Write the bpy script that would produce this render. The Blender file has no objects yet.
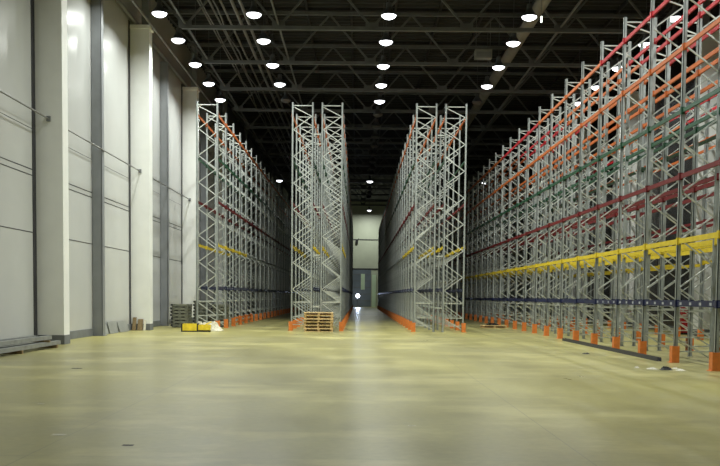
import bpy, math, random
from mathutils import Vector, Matrix
random.seed(7)
scn = bpy.context.scene
COL = scn.collection
H = 1.6                       # eye height
F = 928.0                     # focal length in pixels of the 720x466 frame

# ------------------------------------------------------------------ camera
PITCH, ROLL, YAW, CX, CY = .0579, .0101, -.0022, 355.845, 349.99
cam_d = bpy.data.cameras.new('camera')
cam_d.sensor_fit = 'HORIZONTAL'
cam_d.sensor_width = 36
cam_d.lens = F / 720 * 36
cam_d.shift_x = (360 - CX) / 720
cam_d.shift_y = (CY - 233) / 720
cam_d.clip_start, cam_d.clip_end = .1, 600
cam = bpy.data.objects.new('camera', cam_d)
COL.objects.link(cam)
right = Vector((math.cos(YAW), -math.sin(YAW), 0))
hor = Vector((math.sin(YAW), math.cos(YAW), 0))
fwd = hor * math.cos(PITCH) + Vector((0, 0, -math.sin(PITCH)))
up = hor * math.sin(PITCH) + Vector((0, 0, math.cos(PITCH)))
r2 = right * math.cos(ROLL) + up * math.sin(ROLL)
u2 = up * math.cos(ROLL) - right * math.sin(ROLL)
cam.matrix_world = Matrix(((r2.x, u2.x, -fwd.x, 0), (r2.y, u2.y, -fwd.y, 0), (r2.z, u2.z, -fwd.z, H), (0, 0, 0, 1)))
scn.camera = cam

# --------------------------------------------------------------- materials
def mat(name, col, rough=.5, metal=0., var=.12, scale=3., bump=0., emit=0., ecol=None, spec=.5, stretch=(1, 1, 1)):
    m = bpy.data.materials.new(name)
    m.use_nodes = True
    nt = m.node_tree
    b = nt.nodes['Principled BSDF']
    b.inputs['Roughness'].default_value = rough
    b.inputs['Metallic'].default_value = metal
    b.inputs['Specular IOR Level'].default_value = spec
    tc = nt.nodes.new('ShaderNodeTexCoord')
    mp = nt.nodes.new('ShaderNodeMapping')
    mp.inputs['Scale'].default_value = stretch
    no = nt.nodes.new('ShaderNodeTexNoise')
    no.inputs['Scale'].default_value = scale
    no.inputs['Detail'].default_value = 5
    rp = nt.nodes.new('ShaderNodeValToRGB')
    rp.color_ramp.elements[0].position = .3
    rp.color_ramp.elements[1].position = .7
    rp.color_ramp.elements[0].color = [c * (1 - var) for c in col] + [1]
    rp.color_ramp.elements[1].color = [min(1, c * (1 + var)) for c in col] + [1]
    nt.links.new(tc.outputs['Object'], mp.inputs['Vector'])
    nt.links.new(mp.outputs['Vector'], no.inputs['Vector'])
    nt.links.new(no.outputs['Fac'], rp.inputs['Fac'])
    nt.links.new(rp.outputs['Color'], b.inputs['Base Color'])
    if bump:
        bu = nt.nodes.new('ShaderNodeBump')
        bu.inputs['Strength'].default_value = bump
        nt.links.new(no.outputs['Fac'], bu.inputs['Height'])
        nt.links.new(bu.outputs['Normal'], b.inputs['Normal'])
    if emit:
        b.inputs['Emission Color'].default_value = list(ecol or col) + [1]
        b.inputs['Emission Strength'].default_value = emit
    return m

M = {}
M['steel'] = mat('galvanised_steel', (.37, .40, .39), .42, .45, .12, 6)
M['brace'] = mat('zinc_brace', (.58, .61, .57), .4, .4, .1, 6)
M['red'] = mat('dark_red_paint', (.13, .009, .011), .55, 0, .12, 4, spec=.3)
M['topred'] = mat('bright_red_paint', (.36, .012, .018), .55, 0, .12, 4, spec=.3)
M['orange'] = mat('orange_paint', (.44, .105, .015), .5, 0, .12, 4, spec=.35)
M['guard'] = mat('orange_guard_paint', (.66, .19, .035), .5, 0, .15, 8)
M['green'] = mat('green_paint', (.008, .065, .028), .4, 0, .12, 4)
M['yellow'] = mat('yellow_paint', (.62, .47, .02), .45, 0, .1, 4)
M['blue'] = mat('navy_paint', (.006, .011, .055), .4, 0, .12, 4)
M['label'] = mat('white_label', (.34, .36, .40), .5, 0, .04, 20)
M['white'] = mat('white_column_paint', (.84, .85, .82), .34, 0, .04, 1.2)
M['plinth'] = mat('grey_plinth_paint', (.15, .16, .165), .6, 0, .15, 2)
M['darkstrip'] = mat('dark_grey_strip', (.03, .03, .035), .6, 0, .15, 2)
M['greypost'] = mat('grey_post_paint', (.20, .21, .22), .5, 0, .1, 1.5)
M['pipe'] = mat('grey_pipe', (.20, .20, .195), .45, .3, .12, 3)
M['truss'] = mat('truss_grey_paint', (.11, .118, .125), .55, 0, .15, 2)
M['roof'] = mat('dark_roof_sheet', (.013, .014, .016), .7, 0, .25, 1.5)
M['duct'] = mat('grey_duct', (.20, .195, .19), .8, 0, .15, 1)
M['wood'] = mat('pale_pallet_wood', (.62, .45, .21), .7, 0, .25, 5, stretch=(1, 6, 6))
M['board'] = mat('brown_board_wood', (.20, .14, .06), .7, 0, .3, 5, stretch=(6, 6, 1))
M['plastic'] = mat('dark_plastic', (.14, .145, .115), .5, 0, .2, 5)
M['black'] = mat('black_rubber', (.012, .012, .012), .6, 0, .2, 5)
M['sheet'] = mat('white_film', (.60, .57, .44), .5, 0, .12, 9, bump=.4)
M['traffic'] = mat('yellow_steel', (.82, .62, .04), .45, 0, .15, 6)
M['pilesteel'] = mat('stored_steel', (.26, .27, .26), .45, .3, .2, 4)
M['paper'] = mat('scrap_paper', (.6, .58, .48), .8, 0, .1, 12)
M['redbox'] = mat('fire_red_paint', (.42, .015, .02), .4, 0, .1, 4)
M['grille'] = mat('heater_grey', (.30, .31, .29), .5, .2, .1, 4)
M['lampbody'] = mat('lamp_aluminium', (.10, .11, .12), .5, .4, .1, 8)
M['diffuser'] = mat('lit_diffuser', (1, 1, 1), .5, 0, 0, 3, emit=5, ecol=(.93, .96, 1))
M['deadlens'] = mat('unlit_lens', (.10, .10, .11), .5, 0, .05, 3)
M['gate'] = mat('blue_grey_gate', (.20, .24, .28), .4, .2, .1, 1)
M['litdoor'] = mat('pale_green_doorway', (.62, .78, .55), .5, 0, .05, 1)
M['endwall'] = mat('greenish_end_wall_panel', (.50, .54, .41), .5, 0, .06, .6)
M['spot'] = mat('lit_headlamp', (1, 1, 1), .5, 0, 0, 3, emit=14, ecol=(.8, .87, 1))
M['exit'] = mat('lit_emergency_sign', (1, 1, 1), .5, 0, 0, 3, emit=3, ecol=(.9, 1, .85))


def wall_mat(name, col):
    m = mat(name, col, .25, 0, .03, .7)
    nt = m.node_tree
    b = nt.nodes['Principled BSDF']
    tc = nt.nodes.new('ShaderNodeTexCoord')
    w = nt.nodes.new('ShaderNodeTexWave')            # fine profile ribs of the sandwich panels
    w.bands_direction = 'Z'
    w.inputs['Scale'].default_value = 1.6
    bu = nt.nodes.new('ShaderNodeBump')
    bu.inputs['Strength'].default_value = .05
    nt.links.new(tc.outputs['Object'], w.inputs['Vector'])
    nt.links.new(w.outputs['Fac'], bu.inputs['Height'])
    nt.links.new(bu.outputs['Normal'], b.inputs['Normal'])
    return m


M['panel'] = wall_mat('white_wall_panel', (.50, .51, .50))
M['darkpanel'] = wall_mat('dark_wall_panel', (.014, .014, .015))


def floor_mat():
    m = bpy.data.materials.new('polished_concrete_floor')
    m.use_nodes = True
    nt = m.node_tree
    L = nt.links.new
    b = nt.nodes['Principled BSDF']
    tc = nt.nodes.new('ShaderNodeTexCoord')

    def noise(scale, stretch, detail=6, rough=.55):
        mp = nt.nodes.new('ShaderNodeMapping')
        mp.inputs['Scale'].default_value = stretch
        n = nt.nodes.new('ShaderNodeTexNoise')
        n.inputs['Scale'].default_value = scale
        n.inputs['Detail'].default_value = detail
        n.inputs['Roughness'].default_value = rough
        L(tc.outputs['Object'], mp.inputs['Vector'])
        L(mp.outputs['Vector'], n.inputs['Vector'])
        return n

    def ramp(src, p0, c0, p1, c1):
        r = nt.nodes.new('ShaderNodeValToRGB')
        r.color_ramp.elements[0].position = p0
        r.color_ramp.elements[1].position = p1
        r.color_ramp.elements[0].color = c0
        r.color_ramp.elements[1].color = c1
        L(src, r.inputs['Fac'])
        return r

    def mix(kind, fac, a, c):
        x = nt.nodes.new('ShaderNodeMix')
        x.data_type = 'RGBA'
        x.blend_type = kind
        if isinstance(fac, float):
            x.inputs['Factor'].default_value = fac
        else:
            L(fac, x.inputs['Factor'])
        L(a, x.inputs['A'])
        L(c, x.inputs['B'])
        return x.outputs['Result']

    big = noise(.12, (1, .55, 1))
    base = ramp(big.outputs['Fac'], .35, (.31, .285, .12, 1), .68, (.46, .415, .125, 1))
    mid = noise(.55, (1, .35, 1), 9, .66)
    mr = ramp(mid.outputs['Fac'], .30, (.68, .68, .71, 1), .66, (1, 1, 1, 1))
    fine = noise(9, (1, 1, 1))
    fr = ramp(fine.outputs['Fac'], .3, (.84, .84, .84, 1), .7, (1, 1, 1, 1))
    c = mix('MULTIPLY', 1., base.outputs['Color'], mr.outputs['Color'])
    c = mix('MULTIPLY', 1., c, fr.outputs['Color'])
    # worn pale patches and small dark stains with outlines of their own
    pt = noise(.4, (.7, 1.1, 1), 9, .64)
    pr = ramp(pt.outputs['Fac'], .50, (0, 0, 0, 1), .66, (.6, .6, .6, 1))
    pale = nt.nodes.new('ShaderNodeRGB')
    pale.outputs[0].default_value = (.56, .51, .22, 1)
    c = mix('MIX', pr.outputs['Color'], c, pale.outputs[0])
    # saw-cut joints along and across the hall
    sp = nt.nodes.new('ShaderNodeSeparateXYZ')
    L(tc.outputs['Object'], sp.inputs[0])

    def joint(out, offset, period, w):
        a = nt.nodes.new('ShaderNodeMath'); a.operation = 'ADD'; a.inputs[1].default_value = offset
        L(out, a.inputs[0])
        d = nt.nodes.new('ShaderNodeMath'); d.operation = 'PINGPONG'; d.inputs[1].default_value = period / 2
        L(a.outputs[0], d.inputs[0])
        q = nt.nodes.new('ShaderNodeMath'); q.operation = 'LESS_THAN'; q.inputs[1].default_value = w
        L(d.outputs[0], q.inputs[0])
        return q.outputs[0]
    jx = joint(sp.outputs['X'], 3.25 + 55.5, 5.55, .008)
    jy = joint(sp.outputs['Y'], 2.95, 6, .008)
    jm = nt.nodes.new('ShaderNodeMath'); jm.operation = 'MAXIMUM'
    L(jx, jm.inputs[0]); L(jy, jm.inputs[1])
    jf = nt.nodes.new('ShaderNodeMath'); jf.operation = 'MULTIPLY'; jf.inputs[1].default_value = .45
    L(jm.outputs[0], jf.inputs[0])
    dk = nt.nodes.new('ShaderNodeRGB')
    dk.outputs[0].default_value = (.12, .11, .07, 1)
    c = mix('MIX', jf.outputs[0], c, dk.outputs[0])
    L(c, b.inputs['Base Color'])
    rr = ramp(mid.outputs['Fac'], .3, (.27, .27, .27, 1), .7, (.37, .37, .37, 1))
    L(rr.outputs['Color'], b.inputs['Roughness'])
    b.inputs['Specular IOR Level'].default_value = .32
    bu = nt.nodes.new('ShaderNodeBump')
    bu.inputs['Strength'].default_value = .04
    L(fine.outputs['Fac'], bu.inputs['Height'])
    L(bu.outputs['Normal'], b.inputs['Normal'])
    return m


M['floor'] = floor_mat()

# --------------------------------------------------------------- mesh maker
class MB:
    def __init__(s):
        s.v, s.f, s.mi = [], [], []

    def quad_box(s, c, mi=0):                       # 8 corners, bottom ring then top ring
        n = len(s.v)
        s.v += [tuple(p) for p in c]
        for q in ((3, 2, 1, 0), (4, 5, 6, 7), (0, 1, 5, 4), (1, 2, 6, 5), (2, 3, 7, 6), (3, 0, 4, 7)):
            s.f.append([n + i for i in q])
            s.mi.append(mi)
        return s

    def box(s, x0, x1, y0, y1, z0, z1, mi=0):
        return s.quad_box([(x0, y0, z0), (x1, y0, z0), (x1, y1, z0), (x0, y1, z0),
                           (x0, y0, z1), (x1, y0, z1), (x1, y1, z1), (x0, y1, z1)], mi)

    def bar(s, a, b, w, t=None, upv=(0, 1, 0), mi=0):  # square bar between two points
        a, b = Vector(a), Vector(b)
        d = (b - a).normalized()
        u = Vector(upv)
        if abs(d.dot(u)) > .95:
            u = Vector((1, 0, 0))
        p = d.cross(u).normalized()
        q = p.cross(d).normalized()
        t = t or w
        p, q = p * w / 2, q * t / 2
        return s.quad_box([a - p - q, a + p - q, a + p + q, a - p + q, b - p - q, b + p - q, b + p + q, b - p + q], mi)

    def tube(s, pts, r, n=8, mi=0, cap=True):
        pts = [Vector(p) for p in pts]
        base = len(s.v)
        for i, p in enumerate(pts):
            d = (pts[min(i + 1, len(pts) - 1)] - pts[max(i - 1, 0)]).normalized()
            u = Vector((0, 0, 1)) if abs(d.z) < .9 else Vector((1, 0, 0))
            x = d.cross(u).normalized()
            y = x.cross(d).normalized()
            for k in range(n):
                a = 2 * math.pi * k / n
                s.v.append(tuple(p + x * r * math.cos(a) + y * r * math.sin(a)))
        for i in range(len(pts) - 1):
            for k in range(n):
                a, b = base + i * n + k, base + i * n + (k + 1) % n
                s.f.append([a, b, b + n, a + n])
                s.mi.append(mi)
        if cap:
            s.f.append([base + k for k in reversed(range(n))]); s.mi.append(mi)
            e = base + (len(pts) - 1) * n
            s.f.append([e + k for k in range(n)]); s.mi.append(mi)
        return s

    def lathe(s, prof, n=20, c=(0, 0, 0), mi=0):     # (radius, z) profile turned about z
        base = len(s.v)
        for r, z in prof:
            for k in range(n):
                a = 2 * math.pi * k / n
                s.v.append((c[0] + r * math.cos(a), c[1] + r * math.sin(a), c[2] + z))
        for i in range(len(prof) - 1):
            for k in range(n):
                a, b = base + i * n + k, base + i * n + (k + 1) % n
                s.f.append([a, b, b + n, a + n]); s.mi.append(mi)
        return s

    def mesh(s, name, *mats):
        me = bpy.data.meshes.new(name)
        me.from_pydata(s.v, [], s.f)
        for m in mats:
            me.materials.append(m)
        me.polygons.foreach_set('material_index', s.mi)
        me.update()
        return me


def link(name, me, parent=None, loc=(0, 0, 0), rz=0):
    o = bpy.data.objects.new(name, me)
    COL.objects.link(o)
    o.location = loc
    o.rotation_euler = (0, 0, rz)
    if parent:
        o.parent = parent
    return o


def tag(o, label=None, cat=None, group=None, kind=None):
    if label: o['label'] = label
    if cat: o['category'] = cat
    if group: o['group'] = group
    if kind: o['kind'] = kind
    return o


def empty(name, loc, label, cat, group=None, rz=0):
    return tag(link(name, None, None, loc, rz), label, cat, group)


def struct(name, mb, *mats):
    return tag(link(name, mb.mesh(name, *mats)), kind='structure')


def copy_tree(o, parent=None):
    c = o.copy()
    COL.objects.link(c)
    if parent: c.parent = parent
    for ch in list(o.children):
        copy_tree(ch, c)
    return c


ORD = ['first', 'second', 'third', 'fourth', 'fifth', 'sixth', 'seventh', 'eighth', 'ninth', 'tenth', 'eleventh', 'twelfth',
       'thirteenth', 'fourteenth', 'fifteenth', 'sixteenth', 'seventeenth', 'eighteenth', 'nineteenth', 'twentieth', 'twenty-first']

# ------------------------------------------------------------- setting
XL, XR, YN, YE, ZR = -10.05, 15.72, -2.0, 142.0, 15.85
struct('floor', MB().box(XL - .3, XR + .3, YN, YE + .3, -.2, 0), M['floor'])
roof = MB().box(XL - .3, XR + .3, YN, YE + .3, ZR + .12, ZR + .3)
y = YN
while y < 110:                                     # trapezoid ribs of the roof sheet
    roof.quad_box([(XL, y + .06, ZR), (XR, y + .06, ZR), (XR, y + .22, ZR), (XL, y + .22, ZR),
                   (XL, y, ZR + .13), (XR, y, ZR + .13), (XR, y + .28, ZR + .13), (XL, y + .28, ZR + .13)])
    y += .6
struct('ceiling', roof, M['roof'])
struct('wall_left', MB().box(XL - .3, XL, YN, YE, .28, ZR + .1), M['panel'])
struct('baseboard_left', MB().box(XL - .3, XL + .04, YN, YE, 0, .28), M['plinth'])
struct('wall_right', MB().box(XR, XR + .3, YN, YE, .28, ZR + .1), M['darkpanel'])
struct('baseboard_right', MB().box(XR - .04, XR + .3, YN, YE, 0, .28), M['plinth'])
struct('wall_back', MB().box(XL - .3, XR + .3, YE, YE + .3, 0, ZR + .1), M['endwall'])
# panel joints
tn = 1
for z, t in ((3.46, .028), (5.20, .03), (5.38, .03), (6.62, .014)):
    mb = MB().box(XL, XL + .006, YN, 110, z - t / 2, z + t / 2)
    struct('trim_%d' % tn, mb, M['darkstrip']); tn += 1
for z, t in ((5.75, .2), (10.2, .14)):
    struct('trim_%d' % tn, MB().box(XL, XR, YE - .06, YE, z - t / 2, z + t / 2), M['darkstrip']); tn += 1

COLY = [5 + 12 * k for k in range(11)]             # column grid, 12 m
# dark strip beside each column on the left wall, grey posts half way
def column(x_wall, x_in, y, side, k):
    nm = ['nearest', 'second', 'third', 'fourth', 'fifth', 'sixth', 'seventh', 'eighth', 'ninth', 'tenth', 'eleventh', 'twelfth'][k]
    if k == 0: where = 'nearest white concrete column on the %s wall' % side
    else: where = '%s white concrete column along the %s wall counted from the front' % (nm, side)
    o = empty('concrete_column', (x_in, y, 0), where, 'column', 'white columns along the %s wall' % side)
    s = 1 if x_in > x_wall else -1
    d = abs(x_in - x_wall)
    link('shaft', MB().box(min(0, -s * d), max(0, -s * d), 0, .56, .29, 13.1).mesh('column_shaft', M['white']), o)
    link('plinth', MB().box(min(s * .015, -s * d), max(s * .015, -s * d), -.015, .575, 0, .29).mesh('column_plinth', M['plinth']), o)
    link('capital', MB().box(min(s * .06, -s * d), max(s * .06, -s * d), -.06, .62, 13.1, 13.26).mesh('column_capital', M['white']), o)
    link('upper_post', MB().box(min(-s * .04, -s * .34), max(-s * .04, -s * .34), .06, .5, 13.26, ZR - .01).mesh('column_upper_post', M['greypost']), o)
    return o

LCOL = [y for y in COLY if y > 24]
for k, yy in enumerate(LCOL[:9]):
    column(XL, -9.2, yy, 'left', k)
    struct('trim_%d' % tn, MB().box(XL, XL + .02, yy - .28, yy - .005, .28, 13.4), M['darkstrip']); tn += 1
RCOL = [y for y in COLY if y > 24]
for k, yy in enumerate(RCOL[:8]):
    column(XR, 14.80, yy + .05, 'right', k)
for k in range(8):
    yy = 35.07 + 12 * k
    w = 'between the white columns of the left wall'
    o = empty('facade_post', (XL, yy, 0), ('nearest' if k == 0 else ORD[k]) + ' grey steel post ' + w + (' from the front' if k else ''), 'post', 'grey facade posts on the left wall')
    link('shaft', MB().box(.02, .06, 0, .30, .02, 13.2).box(.36, .40, 0, .30, .02, 13.2).box(.06, .36, .12, .18, .02, 13.2)
         .box(.06, .38, 0, .03, .02, 13.2).mesh('post_shaft', M['greypost']), o)
    link('base_plate', MB().box(.05, .46, -.06, .36, 0, .02).mesh('post_base_plate', M['plinth']), o)

# horizontal steel pipe segments held by the column faces, with end knob
for k, yy in enumerate(LCOL[:3]):
    o = empty('wall_pipe', (-9.615, yy, 6.97), 'thin dark pipe run level across the left wall bay ending on the %s white column' % (['nearest', 'second', 'third'][k]), 'pipe', 'pipes across the left wall bays')
    link('tube', MB().tube([(0, -11.4, 0), (0, -.01, 0)], .026).mesh('pipe_tube', M['pipe']), o)
    link('end_bracket', MB().box(-.06, .06, -.07, 0, -.08, .08).mesh('pipe_bracket', M['greypost']), o)
# pair of pipes on the column heads
for k, (x, z, r) in enumerate(((-9.80, 13.38, .085), (-9.06, 13.2, .055))):
    o = empty('head_pipe', (x, 0, z), ('thicker grey pipe lying on the left column heads next to the wall', 'thinner grey pipe fixed to the hall side of the left column heads')[k], 'pipe', 'pipes along the left column heads')
    link('tube', MB().tube([(0, 18, 0), (0, 122, 0)], r, 10).mesh('head_pipe_tube', M['pipe']), o)
    for yy in LCOL[:8]:
        link('saddle', (MB().box(-.11, .11, yy + .18, yy + .38, 13.262 - z, -r * .7) if k == 0 else MB().box(-.078, -.02, yy + .18, yy + .38, -.07, .07)).mesh('pipe_saddle', M['greypost']), o)

# ------------------------------------------------------------- roof trusses
NODES = [-7.65, -3.59, .47, 4.58, 8.66, 12.72]
TOPN = [-9.75, -5.62, -1.56, 2.52, 6.62, 10.69, 14.75]
ZB, ZT = 13.2, 15.62
bc = MB().bar((NODES[0] - .15, 0, ZB), (NODES[-1] + .15, 0, ZB), .16, .16).mesh('truss_bottom_chord', M['truss'])
tcm = MB().bar((TOPN[0], 0, ZT), (TOPN[-1], 0, ZT), .16, .16).mesh('truss_top_chord', M['truss'])
diag = []
for i in range(6):
    diag.append(MB().bar((TOPN[i], 0, ZT - .05), (NODES[i], 0, ZB + .05), .085).mesh('truss_diagonal', M['truss']))
    diag.append(MB().bar((NODES[i], 0, ZB + .05), (TOPN[i + 1], 0, ZT - .05), .085).mesh('truss_diagonal', M['truss']))
gus = [MB().box(x - .28, x + .28, -.03, .03, ZB - .02, ZB + .26).mesh('truss_gusset', M['truss']) for x in NODES]
ty = [35.05 + 6 * k for k in range(15)]
for k, yy in enumerate(ty):
    nm = ORD[k] + ' grey steel roof truss across the hall counted from the front'
    o = empty('roof_truss', (0, yy, 0), nm, 'truss', 'steel roof trusses')
    link('bottom_chord', bc, o)
    link('top_chord', tcm, o)
    for g in gus:
        link('gusset_plate', g, o)
    for d in diag:
        link('diagonal', d, o)
for k, x in enumerate((-7.65, -3.59, 8.66)):
    lb = ['long roof tie running into the hall over the left rack beside the lamp row',
          'long roof tie running into the hall left of the central lamp row',
          'long roof tie running into the hall right of the duct'][k]
    tag(link('roof_tie', MB().bar((x, 20, ZB + .14), (x, 120, ZB + .14), .07).mesh('roof_tie', M['truss'])), lb, 'roof tie', 'longitudinal roof ties')
# flat purlins on the trusses
for k in range(12):
    x = -9.3 + k * 2.2
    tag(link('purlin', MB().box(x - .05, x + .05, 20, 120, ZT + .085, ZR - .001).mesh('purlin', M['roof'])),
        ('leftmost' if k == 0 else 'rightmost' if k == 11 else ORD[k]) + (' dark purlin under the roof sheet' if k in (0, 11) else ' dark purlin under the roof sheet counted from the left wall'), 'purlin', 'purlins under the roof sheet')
# pipe bundle under the left part of the roof
PIPES = [(-7.05, 14.25, .035), (-6.85, 14.1, .03), (-6.6, 14.3, .045), (-6.38, 14.15, .03), (-6.1, 14.3, .05), (-5.62, 14.3, .075), (-5.26, 14.3, .075)]
plab = ['leftmost thin conduit in the roof pipe bundle', 'sagging second conduit from the left in the roof pipe bundle', 'third conduit from the left in the roof pipe bundle',
        'sagging fourth conduit from the left in the roof pipe bundle', 'fifth conduit from the left in the roof pipe bundle',
        'left one of the two thick roof pipes', 'right one of the two thick roof pipes']
for k, (x, z, r) in enumerate(PIPES):
    if k in (1, 3):
        pts = [(x + .05 * math.sin(i * 1.3 + k), 22 + i * 1.5, z + .07 * math.cos(i * 2.094 / 2)) for i in range(66)]
    else:
        pts = [(x, 22, z), (x, 120, z)]
    o = tag(link('roof_pipe', MB().tube(pts, r, 8).mesh('roof_pipe', M['pipe'])), plab[k], 'pipe', 'pipes bundled under the roof')
tag(link('ventilation_duct', MB().tube([(7.75, 24, 14.25), (7.75, 75, 14.25)], .28, 16).mesh('ventilation_duct', M['duct'])),
    'long grey fabric duct running into the hall under the roof right of centre', 'duct')
o = empty('unit_heater', (6.08, 47, 13.45), 'small grey box heater hung on a roof truss right of centre', 'heater')
link('casing', MB().box(-.42, .42, -.25, .2, .0, .42).mesh('heater_casing', M['grille']), o)
link('grille', MB().box(-.36, .36, -.28, -.25, .05, .3).mesh('heater_grille', M['greypost']), o)
link('hanger', MB().bar((-.35, 0, .42), (-.35, 0, 2.2), .03).bar((.35, 0, .42), (.35, 0, 2.2), .03).mesh('heater_hanger', M['truss']), o)
o = empty('emergency_light', (7.35, 38.6, 12.95), 'tiny lit emergency sign hanging beside the right-of-centre lamp row', 'sign')
link('lens', MB().box(-.03, .03, -.03, .03, -.12, .12).mesh('emergency_lens', M['exit']), o)
link('hanger', MB().bar((0, 0, .12), (0, 0, 2.88), .02).mesh('emergency_hanger', M['truss']), o)

# ------------------------------------------------------------- lamps
LZ = 12.8
refl = MB().lathe([(.02, .34), (.12, .34), (.14, .28), (.2, .2), (.29, .06), (.31, 0.02), (.29, 0.02), (.25, .07), (.17, .2), (.02, .22)], 24).mesh('lamp_reflector', M['lampbody'])
lens_on = MB().lathe([(.001, -.13), (.1, -.12), (.2, -.08), (.27, -.03), (.30, .02), (.001, .05)], 24).mesh('lamp_lens_lit', M['diffuser'])
lens_off = MB().lathe([(.001, -.13), (.1, -.12), (.2, -.08), (.27, -.03), (.30, .02), (.001, .05)], 24).mesh('lamp_lens_unlit', M['deadlens'])
gear = MB().lathe([(.001, .52), (.1, .52), (.11, .5), (.11, .36), (.1, .34), (.001, .34)], 16).mesh('lamp_gear', M['lampbody'])
rod = MB().tube([(0, 0, .52), (0, 0, ZR - LZ)], .012, 6).mesh('lamp_rod', M['lampbody'])
POWER = 200
LCOLR = (.95, .99, .93)


def area(parent, loc, power):
    l = bpy.data.lights.new('lamp_light', 'AREA')
    l.shape = 'DISK'
    l.size = .3
    l.energy = power
    l.color = LCOLR
    l.spread = math.radians(160)
    o = bpy.data.objects.new('lamp_light', l)
    COL.objects.link(o)
    o.location = loc
    if parent: o.parent = parent
    return o


def lamp(x, yy, lit, label, group, power=POWER):
    o = empty('high_bay_lamp', (x, yy, LZ), label, 'lamp', group)
    link('reflector', refl, o)
    link('lens', lens_on if lit else lens_off, o)
    link('gear_housing', gear, o)
    link('suspension_rod', rod, o)
    if lit:
        area(o, (0, 0, -.135), power)
    return o


LX = [-8.08, -4.3, 1.10, 6.72, 12.55]
LY = [37.85, 41.7, 46.0, 50.1, 54.2]
LXN = ['along the left wall', 'above the left aisle', 'above the central aisle', 'above the right aisle', 'along the right wall']
NR = ['nearest', 'second', 'third', 'fourth', 'fifth']
for j, x in enumerate(LX):
    for i in range(5):
        yy = LY[i]
        lit = not (i == 4 and j in (1, 3))
        if lit: lamp(x, yy, True, '%s lit high-bay lamp in the row %s' % (NR[i] if i == 0 else NR[i] + ' nearest', LXN[j]), 'lit high-bay lamps ' + LXN[j])
        else: lamp(x, yy, False, 'unlit high-bay lamp behind the four lit ones %s' % LXN[j], 'unlit lamps behind the lit rows')
    for i in range(1, (2, 4, 7, 7, 7)[j]):
        area(None, (x, 38.15 - 4 * i, LZ - .135), POWER)   # the rest of the lit rows, above the frame
lamp(-7.85, 91.6, True, 'lone lit high-bay lamp far back over the left rack', 'far lit lamps', POWER * .25)
lamp(1.0, 91.6, True, 'lit high-bay lamp far back over the central aisle, nearer of the far two', 'far lit lamps', POWER * .25)
lamp(12.2, 91.6, True, 'lone lit high-bay lamp far back over the right rack', 'far lit lamps', POWER * .25)
o = empty('high_bay_lamp', (1.45, 137.5, 14.2), 'lit high-bay lamp over the end of the central aisle close to the end wall', 'lamp', 'far lit lamps')
link('reflector', refl, o)
link('lens', lens_on, o)
link('gear_housing', gear, o)
link('suspension_rod', MB().tube([(0, 0, .52), (0, 0, ZR - 14.2)], .02, 6).mesh('lamp_short_rod', M['lampbody']), o)
area(o, (0, 0, -.135), POWER * 3).data.spread = math.pi
for i in range(13):
    yy = 58.15 + 4 * i
    if abs(yy - 91.6) < 2.5: continue
    lamp(1.08, yy, False, '%s unlit high-bay lamp over the central aisle beyond the lit ones' % ORD[i], 'unlit lamps above the central aisle')

# ------------------------------------------------------------- pallet racks
BAY = 2.677
PW, PD = .10, .085                                   # upright width along the row, depth across


def post_mesh(h):
    mb = MB()
    t = .02
    mb.box(-PD / 2, PD / 2, -PW / 2, -PW / 2 + t, .012, h)       # open C section
    mb.box(-PD / 2, PD / 2, PW / 2 - t, PW / 2, .012, h)
    mb.box(-PD / 2, -PD / 2 + t, -PW / 2, PW / 2, .012, h)
    mb.box(-PD / 2 - .03, PD / 2 + .03, -PW / 2 - .03, PW / 2 + .03, 0, .012)
    return mb.mesh('rack_post', M['steel'])


def bracing_mesh(d, h):
    mb = MB()
    w = .036
    a, b = .05, d - .05
    for z in (.28, .64, 1.30, h - .14):
        mb.bar((a, 0, z), (b, 0, z), w)
    mb.bar((a, .012, .60), (b, .012, .12), w)
    mb.bar((a, .012, 1.24), (b, .012, .66), w)
    mb.bar((a, .012, 1.88), (b, .012, 1.32), w)
    z, left = 1.9, True
    while z < h - .75:
        z2 = z + .6
        if left: mb.bar((a, .012, z), (b, .012, z2), w)
        else: mb.bar((b, .012, z), (a, .012, z2), w)
        left = not left
        z = z2
    if h - .2 - z > .15:
        mb.bar((a if left else b, .012, z), (b if left else a, .012, h - .2), w)
    return mb.mesh('frame_bracing', M['brace'])


def guard_mesh():
    mb = MB()                                        # U-shaped post protector opening towards +x
    mb.box(-.115, -.10, -.105, .105, 0, .42)
    mb.box(-.10, .07, -.105, -.09, 0, .42)
    mb.box(-.10, .07, .09, .105, 0, .42)
    mb.box(-.16, -.115, -.13, .13, 0, .012)
    return mb.mesh('post_guard', M['guard'])


GUARD = guard_mesh()
BEAMS = {}


def beam_mesh(colour, height=.13):
    key = (colour, height)
    if key not in BEAMS:
        mb = MB()
        beam_into(mb, 0, 0, 0, 1, height, colour == 'blue')
        BEAMS[key] = mb.mesh(colour + '_beam', M[colour], M['label'])
    return BEAMS[key]


def beam_into(mb, x, y0, z, s, height, labels=False):
    # beam along +y hooked on the face of the posts; s = outward side
    L0, L1 = y0 + PW / 2 + .004, y0 + BAY - PW / 2 - .004
    mb.box(x - .025, x + .025, L0, L1, z - height / 2, z + height / 2)
    for a, b in ((L0, L0 + .02), (L1 - .02, L1)):
        mb.box(x - .04, x + .04, a, b, z - .09, z + .09)
    for a in (y0, y0 + BAY):                          # hooked connector over the post face
        mb.box(x + s * .05 - .004, x + s * .05 + .004, a + (-.0 if a == y0 else -.055), a + (.055 if a == y0 else 0), z - .09, z + .09)
    if labels:
        for q in (.28, .95, 1.6, 2.25):
            mb.box(x + s * .025 - .003, x + s * .025 + .003, y0 + q, y0 + q + .14, z - .035, z + .03, 1)


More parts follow.
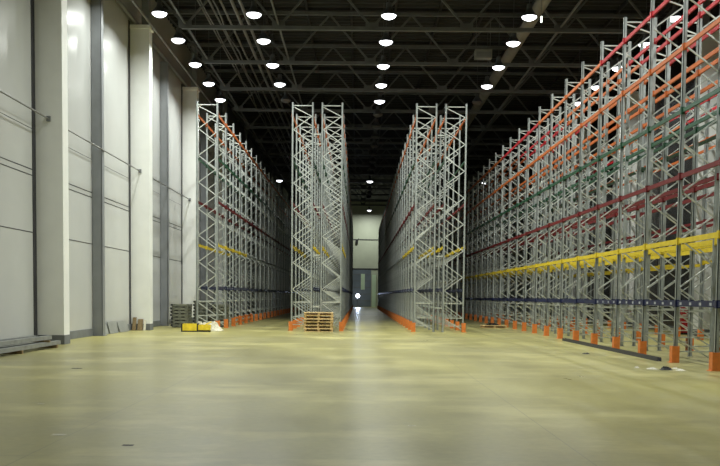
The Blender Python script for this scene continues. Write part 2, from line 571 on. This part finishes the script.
def rack(label, rows, y0, n, h, levels, faces, back_to_back, skip=None, extra=()):
    """rows: list of (x_left, x_right); faces: list of (x, outward sign, has guard)"""
    x0 = rows[0][0]
    root = empty('pallet_rack', (x0, y0, 0), label, 'rack', 'pallet racks of the hall')
    pm = post_mesh(h)
    bms = {}
    for (xa, xb) in rows:
        d = round(xb - xa, 3)
        if d not in bms: bms[d] = bracing_mesh(d, h)
        for k in range(n + 1):
            fr = link('upright_frame', bms[d], root, (xa - x0, k * BAY, 0))
            link('post', pm, fr)
            link('post', pm, fr, (d, 0, 0), math.pi)
            for (fx, s, g) in faces:
                if g and abs(fx - xa) < .01: link('post_guard', GUARD, fr, (0, 0, 0))
                if g and abs(fx - xb) < .01: link('post_guard', GUARD, fr, (d, 0, 0), math.pi)
    # beams: the hundred nearest ones each their own part, the rest one part
    lst = []
    for k in range(n):
        for (z, fcol, hh) in levels:
            for (fx, s, g) in faces:
                if skip and skip(k, z, fx): continue
                lst.append((k, z, fcol(k) if callable(fcol) else fcol, hh, fx, s))
    for e in extra:
        lst.append(e)
    lst.sort(key=lambda t: t[0])
    for (k, z, c, hh, fx, s) in lst[:100]:
        ob = link('load_beam', beam_mesh(c, hh), root, (fx - x0, k * BAY if s > 0 else (k + 1) * BAY, z), 0 if s > 0 else math.pi)
        ob['label'] = {'topred': 'red', 'red': 'dark red', 'blue': 'navy blue', 'guard': 'low orange', 'steel': 'steel-grey'}.get(c, c) + ' load beam'
    rest = MB()
    cols = ['orange', 'topred', 'red', 'green', 'yellow', 'blue', 'guard', 'steel']
    for (k, z, c, hh, fx, s) in lst[100:]:
        i0 = len(rest.f)
        beam_into(rest, fx - x0, k * BAY, z, s, hh)
        for i in range(i0, len(rest.mi)): rest.mi[i] = cols.index(c)
    if rest.f:
        tag(link('far_load_beams', rest.mesh('far_load_beams', *[M[c] for c in cols]), root), kind='stuff')
    if back_to_back:
        xa, xb = rows[0][1], rows[1][0]
        sm = MB().bar((.045, 0, 0), (xb - xa - .045, 0, 0), .05).box(.043, .05, -.05, .05, -.06, .06).box(xb - xa - .05, xb - xa - .043, -.05, .05, -.06, .06).mesh('row_spacer', M['brace'])
        for k in range(0, min(n + 1, 25)):
            for z in (1.1, 3.45, 5.62, 8.9):
                link('row_spacer', sm, root, (xa - x0, k * BAY, z))
    return root


YA = 42.478
NA = 29
MIDL = [(1.92, 'blue', .12), (3.86, lambda k: 'yellow' if k < 4 else 'steel', .11), (5.82, 'red', .10), (7.78, 'green', .09), (9.72, 'orange', .10)]  # yellow level goes over to steel grey in the farther bays
RGTL = [(1.50, 'blue', .14), (3.06, 'yellow', .125), (4.68, 'red', .11), (6.31, 'green', .10), (7.88, 'orange', .11),
        (9.46, lambda k: 'topred' if (k < 5 or 9 <= k < 13) else 'orange', .11)]
rack('single pallet rack along the left wall behind the yellow tray', [(-7.37, -6.45)], YA, NA, 10.31, MIDL,
     [(-7.37, -1, False), (-6.45, 1, True)], False,
     extra=[(k, z, 'guard', .1, -6.45, 1) for k in (2, 3, 4) for z in (.4, .18)])
rack('double pallet rack left of the central aisle behind the pallet pile', [(-3.06, -2.137), (-1.72, -.80)], YA, NA, 10.31, MIDL,
     [(-3.06, -1, True), (-2.137, 1, False), (-1.72, -1, False), (-.80, 1, True)], True)
rack('double pallet rack right of the central aisle', [(2.548, 3.452), (3.864, 4.80)], YA, NA, 10.31, MIDL,
     [(2.548, -1, True), (3.452, 1, False), (3.864, -1, False), (4.80, 1, True)], True)
YR = 20.871
rack('nearest double pallet rack on the right, running out of the picture', [(8.0625, 8.98), (9.39, 10.31)], YR - BAY, 38, 10.18, RGTL,
     [(8.0625, -1, True), (8.98, 1, False), (9.39, -1, False), (10.31, 1, True)], True,
     extra=[(k, z, 'guard', .1, 10.31, 1) for k in (9, 10) for z in (.4, .2)])
rack('single pallet rack standing before the right wall columns', [(13.65, 14.57)], YR + 3 * BAY, 34, 10.18, RGTL,
     [(13.65, -1, True), (14.57, 1, False)], False, skip=lambda k, z, fx: k == 3 and z < 4)

# ------------------------------------------------------------- end wall fittings
o = tag(link('door_1', MB().box(-1.9, 1.9, YE - .2, YE - .1, 0, 5.6).mesh('door_1', M['gate'])), kind='structure')
for q in range(5):
    link('door_rib', MB().box(-1.85, 1.85, YE - .23, YE - .2, .9 + q * 1.0, .98 + q * 1.0).mesh('door_rib', M['greypost']), o)
link('door_window', MB().box(.35, .95, YE - .24, YE - .2, 2.6, 5.0).mesh('door_window', M['litdoor']), o)
struct('door_2', MB().box(2.05, 2.65, YE - .25, YE - .05, 0, 4.9), M['litdoor'])
o = empty('forklift_headlamp', (-.1, 137, 0), 'bright round headlamp far down the central aisle by the end door', 'lamp')
link('lens', MB().lathe([(.001, -.3), (.15, -.26), (.26, -.15), (.3, 0), (.26, .15), (.15, .26), (.001, .3)], 16, (0, 0, 1.65)).mesh('headlamp_lens', M['spot']), o)
sl = bpy.data.lights.new('headlamp_beam', 'SPOT')
sl.energy, sl.color, sl.spot_size, sl.spot_blend, sl.shadow_soft_size = 500, (.62, .74, 1), math.radians(50), .6, .1
so = bpy.data.objects.new('headlamp_beam', sl)
COL.objects.link(so)
so.parent = o
so.location = (0, -.4, 1.7)
so.rotation_euler = (math.radians(88), 0, math.pi)
link('stand', MB().tube([(0, .1, 0), (0, .1, 1.62)], .05, 8).box(-.3, .3, -.2, .4, 0, .06).mesh('headlamp_stand', M['greypost']), o)
o = empty('wall_loudspeaker', (-.25, YE, 9.9), 'small black box fixed high on the pale end wall', 'loudspeaker')
link('casing', MB().box(-.22, .12, -.3, -.06, -.3, .2).mesh('loudspeaker_casing', M['black']), o)
link('bracket', MB().bar((0, -.06, 0), (.2, -.06, .5), .08).mesh('loudspeaker_bracket', M['black']), o)

# ------------------------------------------------------------- pallets
def pallet_meshes(w, d, h, wood):
    out = []
    nb = 7
    for i in range(nb):                               # deck boards run along x
        yy = -d / 2 + (i + .5) * d / nb
        out.append(('deck_board', MB().box(-w / 2, w / 2, yy - d / nb * .40, yy + d / nb * .40, h - .030, h).mesh('pallet_board', wood)))
    for x in (-w / 2 + .06, 0, w / 2 - .06):
        out.append(('cross_board', MB().box(x - .05, x + .05, -d / 2, d / 2, h - .05, h - .030).mesh('pallet_cross_board', wood)))
        for yy in (-d / 2 + .06, 0, d / 2 - .06):
            out.append(('spacer_block', MB().box(x - .045, x + .045, yy - .03, yy + .03, .026, h - .05).mesh('pallet_block', wood)))
    out.append(('gap_fill_board', MB().box(-w / 2 + .03, w / 2 - .03, .04, .06, .026, h - .05).mesh('pallet_gap_fill', wood)))  # board added to block the openings so the gaps look dark
    for yy in (-d / 2 + .06, 0, d / 2 - .06):
        out.append(('skid_board', MB().box(-w / 2, w / 2, yy - .06, yy + .06, 0, .026).mesh('pallet_skid', wood)))
    return out


WP = pallet_meshes(1.30, .85, .144, M['wood'])
LV = ['bottom', 'second lowest', 'third lowest', 'third highest', 'second highest', 'top']
for k in range(6):
    o = empty('wooden_pallet', (-1.76 + random.uniform(-.03, .03), 41.75 + random.uniform(-.03, .03), .144 * k),
              '%s wooden pallet of the pile before the rack left of the central aisle' % LV[k], 'pallet', 'piled wooden pallets', random.uniform(-.02, .02))
    for n, me in WP: link(n, me, o)
o = empty('wooden_pallet', (7.15, 49.0, 0), 'single wooden pallet on the floor beside the right rack', 'pallet', None, .04)
for n, me in WP: link(n, me, o)
tag(link('black_bundle', MB().box(-.3, .25, -.16, .16, 0, .07).box(-.2, .1, -.1, .12, .07, .11).mesh('black_bundle', M['black']), None, (7.1, 48.95, .144), .3),
    'flat black bundle lying on the single wooden pallet', 'bundle')


def plastic_meshes(w, d, h):
    out = [('deck', MB().box(-w / 2, w / 2, -d / 2, d / 2, .045, h - .004).mesh('plastic_deck', M['plastic']))]
    for x in (-w / 2 + .08, 0, w / 2 - .08):
        for yy in (-d / 2 + .08, 0, d / 2 - .08):
            out.append(('foot', MB().box(x - .07, x + .07, yy - .07, yy + .07, 0, .045).mesh('plastic_foot', M['plastic'])))
    for s in (-1,):
        for ya, yb in ((-d / 2 - .02, -d / 2 + .14), (d / 2 - .14, d / 2 + .02)):
            out.append(('corner_cap', MB().box(s * w / 2 - .05, s * w / 2 + .05, ya, yb, h - .1, h - .003).mesh('plastic_cap', M['black'])))
    return out


PP = plastic_meshes(.80, 1.1, .162)
for si, (x, yy, n, wh) in enumerate(((-8.62, 45.4, 7, 'left stack beside the third column'), (-7.86, 46.9, 8, 'middle stack behind the left rack'), (-6.91, 46.5, 7, 'stack inside the left rack'))):
    for k in range(n):
        lv = 'lowest' if k == 0 else 'topmost' if k == n - 1 else ORD[k] + ' from the floor'
        o = empty('plastic_pallet', (x + random.uniform(-.02, .02), yy + random.uniform(-.02, .02), .162 * k),
                  'dark plastic pallet %s in the %s' % (lv, wh), 'pallet', 'dark pallets in the ' + wh)
        for nn, me in PP: link(nn, me, o)
        if si == 1: o.scale = (.84, 1, 1)
        if si == 2: o.scale = (.9, 1, 1)

# yellow tray and film in front of the left rack
o = empty('steel_tray', (-7.02, 40.2, 0), 'low yellow steel tray with black bands before the left rack', 'tray', None, .1)
mb = MB().box(-.56, .05, -.30, -.26, .05, .34).box(-.56, .05, .26, .30, .05, .34).box(-.56, .05, -.26, .26, .05, .10)
mb.box(.09, .62, -.25, -.21, .07, .30).box(.09, .62, .21, .25, .07, .30).box(.09, .62, -.21, .21, .07, .11)
link('tray_body', mb.mesh('tray_body', M['traffic']), o)
for x in (-.62, .05):
    link('band', MB().box(x, x + .045, -.32, .32, .03, .36).mesh('tray_band', M['black']), o)
link('skid', MB().box(-.62, .62, -.30, -.22, 0, .05).box(-.62, .62, .22, .30, 0, .05).mesh('tray_skids', M['black']), o)
link('handle', MB().tube([(.1, 0, .12), (.45, 0, .33), (.66, .0, .42)], .025, 8).mesh('tray_handle', M['traffic']), o)


def heap(w, d, h, seed, nx=26, ny=18):
    rnd = random.Random(seed)
    ph = [rnd.uniform(0, 6.28) for _ in range(8)]
    v, f = [], []
    for j in range(ny + 1):
        for i in range(nx + 1):
            a, b = i / nx * 2 - 1, j / ny * 2 - 1
            env = max(0, 1 - (a * a) ** 1.3) * max(0, 1 - (b * b) ** 1.3)
            z = env * h * (.62 + .25 * math.sin(5 * a + ph[0]) * math.cos(4 * b + ph[1]) + .2 * math.sin(11 * a + 7 * b + ph[2]) + .1 * math.sin(19 * b - 8 * a + ph[3]))
            e = 1 + .06 * math.sin(9 * math.atan2(b, a) + ph[4])
            v.append((a * w / 2 * e, b * d / 2 * e, max(.004, z)))
    for j in range(ny):
        for i in range(nx):
            n = j * (nx + 1) + i
            f.append([n, n + 1, n + nx + 2, n + nx + 1])
    n0 = len(v)
    v.append((0, 0, 0))                              # closed underneath
    rim = [i for i in range(nx + 1)] + [j * (nx + 1) + nx for j in range(1, ny + 1)] + [ny * (nx + 1) + i for i in range(nx - 1, -1, -1)] + [j * (nx + 1) for j in range(ny - 1, 0, -1)]
    for q in range(len(rim)):
        f.append([rim[(q + 1) % len(rim)], rim[q], n0])
    mb = MB()
    mb.v, mb.f, mb.mi = v, f, [0] * len(f)
    return mb


tag(link('plastic_film', heap(1.30, .85, .50, 3).mesh('plastic_film', M['sheet']), None, (-6.75, 41.62, 0)),
    'crumpled heap of whitish plastic film behind the yellow tray', 'plastic film')

# steel profiles along the left wall
prof = MB().box(-.06, .06, 0, 6.6, 0, .012).box(-.06, .06, 0, 6.6, .098, .11).box(-.06, -.045, 0, 6.6, .012, .098).box(.045, .06, 0, 6.6, .012, .098).mesh('steel_profile', M['pilesteel'])
rows = [(-8.90, .09, 'front of the lower layer'), (-9.22, .09, 'middle of the lower layer'), (-9.56, .09, 'rearmost of the lower layer'),
        (-9.02, .255, 'front of the upper layer'), (-9.44, .255, 'rear of the upper layer')]
for k, yy in enumerate((21.6, 26.4)):
    tag(link('spacer_batten', MB().box(-.48, .42, -.04, .04, 0, .055).mesh('spacer_batten', M['board']), None, (-9.2, yy, .20)),
        ['spacer batten between the steel profile layers, near end', 'spacer batten between the steel profile layers, far end'][k], 'batten', 'battens between the steel profiles')
for k, (x, z, t) in enumerate(rows):
    tag(link('steel_profile', prof, None, (x, 20.9 + (0 if z < .1 else -.35) + random.uniform(-.15, .15), z), random.uniform(-.004, .004)),
        'long grey steel profile by the left wall, ' + t, 'steel profile', 'steel profiles along the left wall')
for k, yy in enumerate((21.3, 24.3, 27.1)):
    tag(link('timber_bearer', MB().box(-.5, .42, -.05, .05, 0, .09).mesh('timber_bearer', M['board']), None, (-9.22, yy, 0)),
        ['timber bearer under the near end of the steel profiles', 'timber bearer under the middle of the steel profiles', 'timber bearer under the far end of the steel profiles'][k], 'bearer', 'bearers under the steel profiles')

# boards and sheets by the left wall
def leaning(name, w, h, t, m, foot, top, label, cat, group=None):
    # sheet standing on its foot edge (x,y), leaning so that its upper edge is at `top`
    fx, fy = foot
    tx, tyy = top
    dx, dy = tx - fx, tyy - fy
    run = math.hypot(dx, dy)
    hz = math.sqrt(h * h - run * run)
    n = Vector((dx, dy, hz)).normalized()
    side = Vector((-dy, dx, 0)).normalized() * w / 2
    back = n.cross(side).normalized() * t
    if back.x * dx + back.y * dy > 0: back = -back
    a = Vector((0, 0, max(0, -back.z)))
    b = a + Vector((dx, dy, hz))
    mb = MB().quad_box([a - side, a + side, a + side + back, a - side + back, b - side, b + side, b + side + back, b - side + back])
    return tag(link(name, mb.mesh(name, m), None, (fx, fy, 0)), label, cat, group)


leaning('wooden_board', .16, .60, .03, M['board'], (-9.86, 40.76), (-9.86, 40.97), 'narrow brown board leaning on the second left column by the wall', 'board', 'brown boards at the second left column')
leaning('wooden_board', .22, .52, .03, M['board'], (-9.60, 40.78), (-9.60, 40.97), 'wide brown board leaning on the front of the second left column', 'board', 'brown boards at the second left column')
leaning('wooden_board', .10, .48, .03, M['sheet'], (-9.40, 40.78), (-9.40, 40.97), 'short pale board leaning on the corner of the second left column', 'board')
for k, (yy, w, h) in enumerate(((36.2, 1.0, .42), (37.5, 1.3, .50), (39.1, 1.5, .46))):
    leaning('leaning_sheet', w, h, .025, M['grille'], (-9.88 + .01 * k, yy), (-9.99, yy), ['nearest low grey sheet leaning on the left wall base beside the grey post', 'middle low grey sheet leaning on the left wall base', 'farthest low grey sheet leaning on the left wall base by the boards'][k], 'sheet', 'grey sheets leaning on the left wall')

# right-hand floor items
tag(link('floor_rail', MB().box(-.05, .05, 0, 11.2, 0, .01).box(-.05, -.04, 0, 11.2, .01, .10).box(.04, .05, 0, 11.2, .01, .10).mesh('floor_rail', M['darkstrip']), None, (7.78, 23.9, 0)),
    'long dark steel channel lying on the floor along the right rack', 'steel channel')
tag(link('black_glove', heap(.28, .16, .10, 5, 12, 8).mesh('black_glove', M['black']), None, (7.0, 21.0, 0)), 'small black lump on the floor among white scraps', 'glove')
for k, (x, yy, w) in enumerate(((6.74, 21.2, .24), (7.26, 20.85, .20), (6.48, 21.5, .12), (7.32, 21.35, .14))):
    tag(link('paper_scrap', heap(w, w * .8, .05, 20 + k, 12, 8).mesh('paper_scrap', M['paper']), None, (x, yy, 0)),
        ['white paper scrap left of the black lump', 'white paper scrap right of the black lump by the guard', 'smallest white paper scrap, farthest left of the black lump', 'white paper scrap behind the black lump'][k], 'paper scrap', 'paper scraps by the right rack')
tag(link('dark_scrap', heap(.22, .14, .05, 31, 12, 8).mesh('dark_scrap', M['black']), None, (6.59, 26.78, 0)), 'small dark scrap alone on the floor before the right rack', 'scrap')
for k, (nm, x, yy, w, m, lb, ct) in enumerate((
        ('paper_scrap', -3.37, 10.41, .16, 'paper', 'pale scrap low on the near floor at left, the larger of two', 'paper scrap'),
        ('paper_scrap', -4.57, 13.32, .10, 'paper', 'tiny pale scrap on the near floor at left, the farther of two', 'paper scrap'),
        ('paper_scrap', .68, 11.44, .10, 'paper', 'tiny pale scrap alone on the near floor right of centre', 'paper scrap'),
        ('dark_scrap', -2.42, 9.73, .12, 'black', 'dark fleck on the nearest floor left of centre', 'scrap'),
        ('dark_scrap', -5.99, 19.72, .22, 'black', 'dark fleck on the floor off the left wall beyond the pale scraps', 'scrap'))):
    tag(link(nm, heap(w, w * .7, .012, 33 + k, 10, 8).mesh(nm, M[m]), None, (x, yy, 0)), lb, ct)
o = empty('fire_cabinet', (14.95, 42.6, 0), 'dark red fire cabinet standing between the right racks and a white column', 'cabinet')
link('body', MB().box(-.19, .19, -.2, .2, .08, 1.35).mesh('cabinet_body', M['redbox']), o)
link('door', MB().box(-.17, .17, -.22, -.2, .12, 1.31).mesh('cabinet_door', M['redbox']), o)
link('label_strip', MB().box(-.17, .17, -.23, -.22, .86, .93).mesh('cabinet_strip', M['paper']), o)
link('foot', MB().box(-.19, .19, -.2, .2, 0, .08).mesh('cabinet_foot', M['black']), o)

# ------------------------------------------------------------- world, view
w = bpy.data.worlds.new('world')
scn.world = w
w.use_nodes = True
w.node_tree.nodes['Background'].inputs[0].default_value = (.5, .55, .6, 1)
w.node_tree.nodes['Background'].inputs[1].default_value = .02
vs = scn.view_settings
vs.view_transform = 'Standard'
vs.look = 'None'
vs.gamma = 1
vs.use_curve_mapping = False
vs.exposure = 0.0
